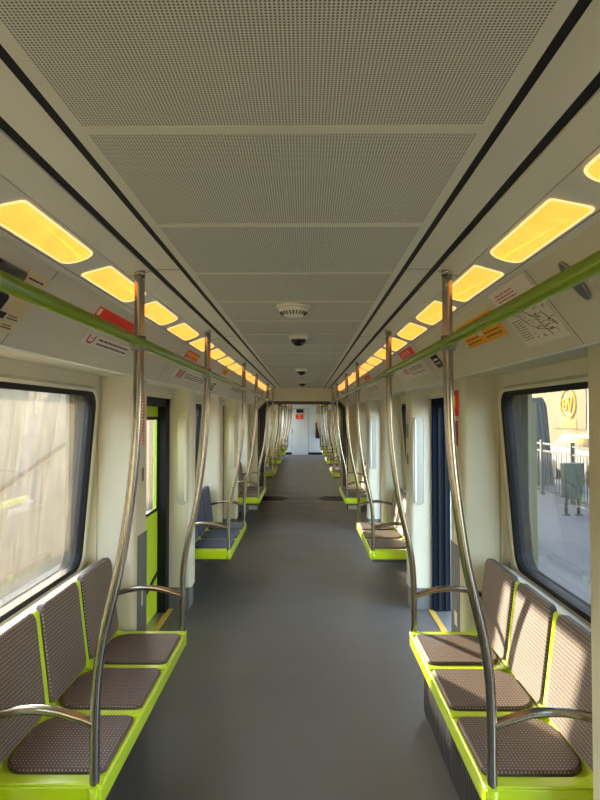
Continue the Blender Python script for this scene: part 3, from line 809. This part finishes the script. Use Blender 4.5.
# emergency intercom at left
ic = bpy.data.objects.new('emergency_intercom', None); COL.objects.link(ic); ic.matrix_world = cove_matrix(-1, 1.555, .40, .001)
tag(ic, 'black emergency intercom unit with tan instruction label on the left cove', 'intercom')
MB().box(.065, .205, -.125, .075, 0, .002, 'paper_tan').build('instruction_label', ic)
q = MB()
for a in lines(0, 1, (.88,), .03, 'ink', 4, 31): q.box(.09 + a[0] * .09, .09 + a[1] * .09, .05, .056, .0018, .003, 'ink')
for z_ in (-.115, -.085, .015): q.box(.075, .115, z_, z_ + .02, .0018, .003, 'gloss_black'); q.box(.13, .19, z_ + .004, z_ + .008, .0018, .003, 'ink'); q.box(.13, .18, z_ + .013, z_ + .016, .0018, .003, 'ink')
q.build('printing', ic)
d = MB(); d.prism(rrect(-.09, .055, .030, .066, .014, 5), 0, .016, 'gloss_black', axis='z'); d.build('speaker_slot', ic, bevel=.003)
d = MB(); d.prism(rrect(-.10, .048, -.105, -.010, .016, 5), 0, .018, 'gloss_black', axis='z'); d.build('button_housing', ic, bevel=.003)
d = MB(); d.tube([(-.015, -.055, .016), (-.015, -.055, .026)], .020, 'clamp', 20); d.tube([(-.015, -.055, .024), (-.015, -.055, .030)], .010, 'orange', 16); d.build('call_button', ic)
# oval speaker on right cove
sp = bpy.data.objects.new('oval_vent', None); COL.objects.link(sp); sp.matrix_world = cove_matrix(1, 1.56, .34, .001)
tag(sp, 'grey oval fitting behind the rail on the right cove', 'fitting')
d = MB(); d.prism([(.026 * math.cos(2 * math.pi * i / 28), .062 * math.sin(2 * math.pi * i / 28)) for i in range(28)], 0, .010, 'clamp', axis='z'); d.build('cover', sp, bevel=.004)

# stickers and kick panels on the door pillars
def pillar_plate(name, s, D0, D1, z0, z1, k, label, marks=(), cat='sign', X=PX):
    cx = s * (X - .001); e = bpy.data.objects.new(name, None); COL.objects.link(e); e.location = (cx, (D0 + D1) / 2, (z0 + z1) / 2); tag(e, label, cat)
    w, h = D1 - D0, z1 - z0
    MB().box(*sorted((0, -s * .002)), -w / 2, w / 2, -h / 2, h / 2, k).build('plate', e)
    q = MB()
    for (a, b, c, d_, kk) in marks:
        q.box(*sorted((-s * .0015, -s * .003)), (a - .5) * w, (b - .5) * w, (c - .5) * h, (d_ - .5) * h, kk)
    if marks: q.build('printing', e)
    return e
pillar_plate('door_notice', 1, 3.60, 3.79, 1.70, 1.855, 'red', 'red upright notice at the top of the right door pillar', [(.3, .7, .35, .8, 'orange'), (.1, .9, .1, .16, 'ink')])
pillar_plate('door_notice', 1, 3.62, 3.79, 1.52, 1.67, 'inkred', 'dark red square notice beneath the red upright notice, right pillar', [(.2, .8, .55, .9, 'ink'), (.2, .8, .2, .3, 'orange')])
pillar_plate('door_notice', -1, 3.66, 3.76, 1.52, 1.84, 'paper', 'narrow white notice with red upright lettering on left door pillar', [(.3, .7, i / 16 + .01, i / 16 + .045, 'red') for i in range(16)])
pillar_plate('kick_panel', -1, 3.60, 3.81, .10, .98, 'greykick', 'grey lower panel on the left door pillar', [(.42, .56, .50, .62, 'paper')], 'panel')
pillar_plate('kick_panel', 1, 3.60, 3.81, .10, .92, 'greykick', 'grey lower panel on the right door pillar', [(.3, .6, .40, .5, 'paper')], 'panel')
pillar_plate('door_button_plate', 1, 5.36, 5.46, 1.50, 1.63, 'clamp', 'small grey green plate on the second right door pillar, upper', [(.2, .8, .2, .8, 'darksteel')], 'plate')
pillar_plate('door_button_plate', 1, 5.36, 5.44, 1.27, 1.36, 'darksteel', 'small dark plate on the second right door pillar, lower', (), 'plate')
pillar_plate('door_notice', -1, 3.69, 3.73, 1.30, 1.38, 'darksteel', 'tiny dark plate under the white notice on the left pillar', (), 'plate')

# ---------------------------------------------------------------- outside, right: platform, fence, bin, car, building
struct(MB().box(1.42, 5.9, -6, 40, -.25, -.05, 'paving'), 'ground_platform')
struct(MB().box(5.9, 40, -10, 60, -.40, -.30, 'asphalt'), 'ground_street')
struct(MB().box(1.42, 1.62, -6, 40, -.05, -.04, 'alu'), 'trim_platform_edge')
struct(MB().box(-14, 1.42, -10, 60, -1.2, -1.1, 'gravel'), 'ground_trackbed')
wall = MB().box(12.0, 12.4, 5, 60, -.3, 8, 'render_wall')
for yy in (20.6, 25.2, 32): wall.box(11.93, 12.0, yy, yy + .18, -.3, 8, 'greykick')
tag(wall.build('building'), 'cream rendered building wall beyond the platform fence', 'building')
sg = empty('logo_board', (11.9, 27.0, -.22), 'cream board with orange circle logo and orange lettering on the building', 'sign')
MB().box(.02, .08, -1.35, 1.75, 1.2, 3.1, 'render_wall').build('board', sg)
rg = MB(); pts = [(0, .15 + .68 * math.cos(2 * math.pi * i / 40), 2.18 + .58 * math.sin(2 * math.pi * i / 40)) for i in range(41)]
rg.tube(pts, .045, 'orange', 8, False); rg.build('logo_ring', sg)
lt = MB(); lt.tube([(0, .55, 2.05), (0, .55, 2.35), (0, .30, 2.38), (0, .22, 2.25), (0, .22, 1.92)], .045, 'orange', 8); lt.tube([(0, .22, 2.15), (0, .45, 2.18), (0, .55, 2.05), (0, .45, 1.95), (0, .22, 2.0)], .04, 'orange', 8)
lt.tube([(0, .10, 2.42), (0, -.08, 1.88), (0, -.30, 2.55)], .045, 'orange', 8); lt.build('logo_letters', sg)
lt = MB()
rnd = random.Random(5)
for r_, (z0, z1) in enumerate(((1.42, 1.56), (1.24, 1.36))):
    y = -.55
    while y < .85:
        w = rnd.uniform(.05, .10); lt.box(-.01, .03, y, y + w, z0, z1, 'orange'); y += w + .035
lt.build('lettering', sg)
sg.scale = (1, 1.13, 1.13)
# fence
fe = empty('platform_fence', (5.35, 9, -.05), 'grey metal railing fence along the back of the platform', 'fence')
n = 0
for i in range(7): MB().box(-.04, .04, i * 1.5 - .04, i * 1.5 + .04, 0, 1.22, 'fence').build('fence_post', fe)
for z in (1.14, .98, .10): MB().box(-.02, .02, -.1, 9.1, z - .02, z + .02, 'fence').build('fence_rail', fe)
bar = MB().box(-.009, .009, -.009, .009, .10, .98, 'fence').build('fence_bar', fe)
for i in range(1, 72):
    if i == 1: bar.location = (0, .125, 0); continue
    c = bar.copy(); COL.objects.link(c); c.parent = fe; c.location = (0, i * .125, 0)
# bin
be = empty('litter_bin', (4.77, 10.7, -.05), 'grey green litter bin on two legs standing on the platform', 'litter bin')
bb = MB(); bb.prism([(-.15, .34), (-.13, .30), (.13, .30), (.15, .34), (.18, .92), (-.18, .92)], -.09, .09, 'bin'); bb.build('bin_body', be, bevel=.01)
ri = MB()
for i in range(6): ri.box(-.135 + i * .05, -.120 + i * .05, -.098, -.085, .35, .88, 'darksteel')
ri.build('slats', be)
for x in (-.11, .11):
    l = MB().tube([(x, 0, 0), (x, 0, .36)], .028, 'bin', 12).tube([(x, 0, 0), (x, 0, .03)], [.07, .05], 'bin', 12); l.build('leg', be)
# column and tarpaulin kiosk
tag(MB().box(3.05, 3.35, 8.75, 9.05, -.05, 4.0, 'olive').build('canopy_column', bevel=.02), 'dark olive square column on the platform', 'column')
kb = MB(); prof = []
kp = [(-.65, 0), (-.62, 1.2), (-.50, 2.5), (.18, 2.55), (.30, 2.3), (.50, 0)]
kb.prism(kp, 0, 1.0, 'tarp'); ke = empty('covered_kiosk', (6.75, 17.4, -.3), 'tall slate grey tarpaulin covered kiosk beside the street', 'kiosk')
kb.build('tarpaulin', ke, bevel=.06)
fo = MB()
for i in range(7): fo.tube([(-.55 + i * .155, -.03, .02), (-.5 + i * .13, -.03, 1.3), (-.45 + i * .10, -.02, 2.4)], .035, 'tarp', 8)
fo.build('folds', ke)
# car
ce = empty('parked_car', (8.0, 16.0, -.3), 'white car parked on the street behind the fence', 'car')
side = [(0, .30), (.0, .75), (.12, .95), (.45, 1.02), (.85, 1.42), (2.6, 1.46), (3.5, 1.05), (4.1, .95), (4.25, .6), (4.2, .28)]
cb = MB(); cb.prism(side, 0, 1.72, 'carwhite', axis='x'); cb.build('car_body', ce, bevel=.07, seg=3)
gw = MB().prism([(.62, 1.03), (.95, 1.38), (1.6, 1.40), (1.6, 1.03)], -.012, .0, 'carglass', axis='x').prism([(1.68, 1.03), (1.68, 1.40), (2.55, 1.41), (3.25, 1.05)], -.012, .0, 'carglass', axis='x'); gw.build('side_window', ce)
rw = MB(); rw.face([(.14, .43, 1.05), (1.58, .43, 1.05), (1.50, .80, 1.39), (.22, .80, 1.39)], 'carglass'); rw.build('rear_window', ce)
for x in (.05, 1.45): MB().box(x, x + .22, -.02, .05, .72, .92, 'tail').build('tail_lamp', ce)
for y in (.85, 3.35):
    for x in (-.01, 1.55): MB().tube([(x, y, .31), (x + .18, y, .31)], .31, 'tyre', 24).build('wheel', ce)

# ---------------------------------------------------------------- outside, left: embankment wall with sloping rail
ew = MB().box(-5.0, -4.6, -10, 45, -1.1, 2.35, 'concrete')
tag(ew.build('embankment_wall'), 'pale concrete wall beyond the left windows', 'wall')
rl = empty('sloping_handrail', (-4.5, 3, 0), 'thin dark rail sloping along the wall outside the left window', 'handrail')
MB().tube([(0, 3.0, -.1), (0, 9.5, 1.45)], .028, 'rust', 10).build('rail_tube', rl)
for y in (3.8, 5.9, 8.0):
    z = -.1 + (y - 3) * 1.55 / 6.5; MB().tube([(0, y, z), (-.12, y, z - .08)], .018, 'darksteel', 8).build('bracket', rl)
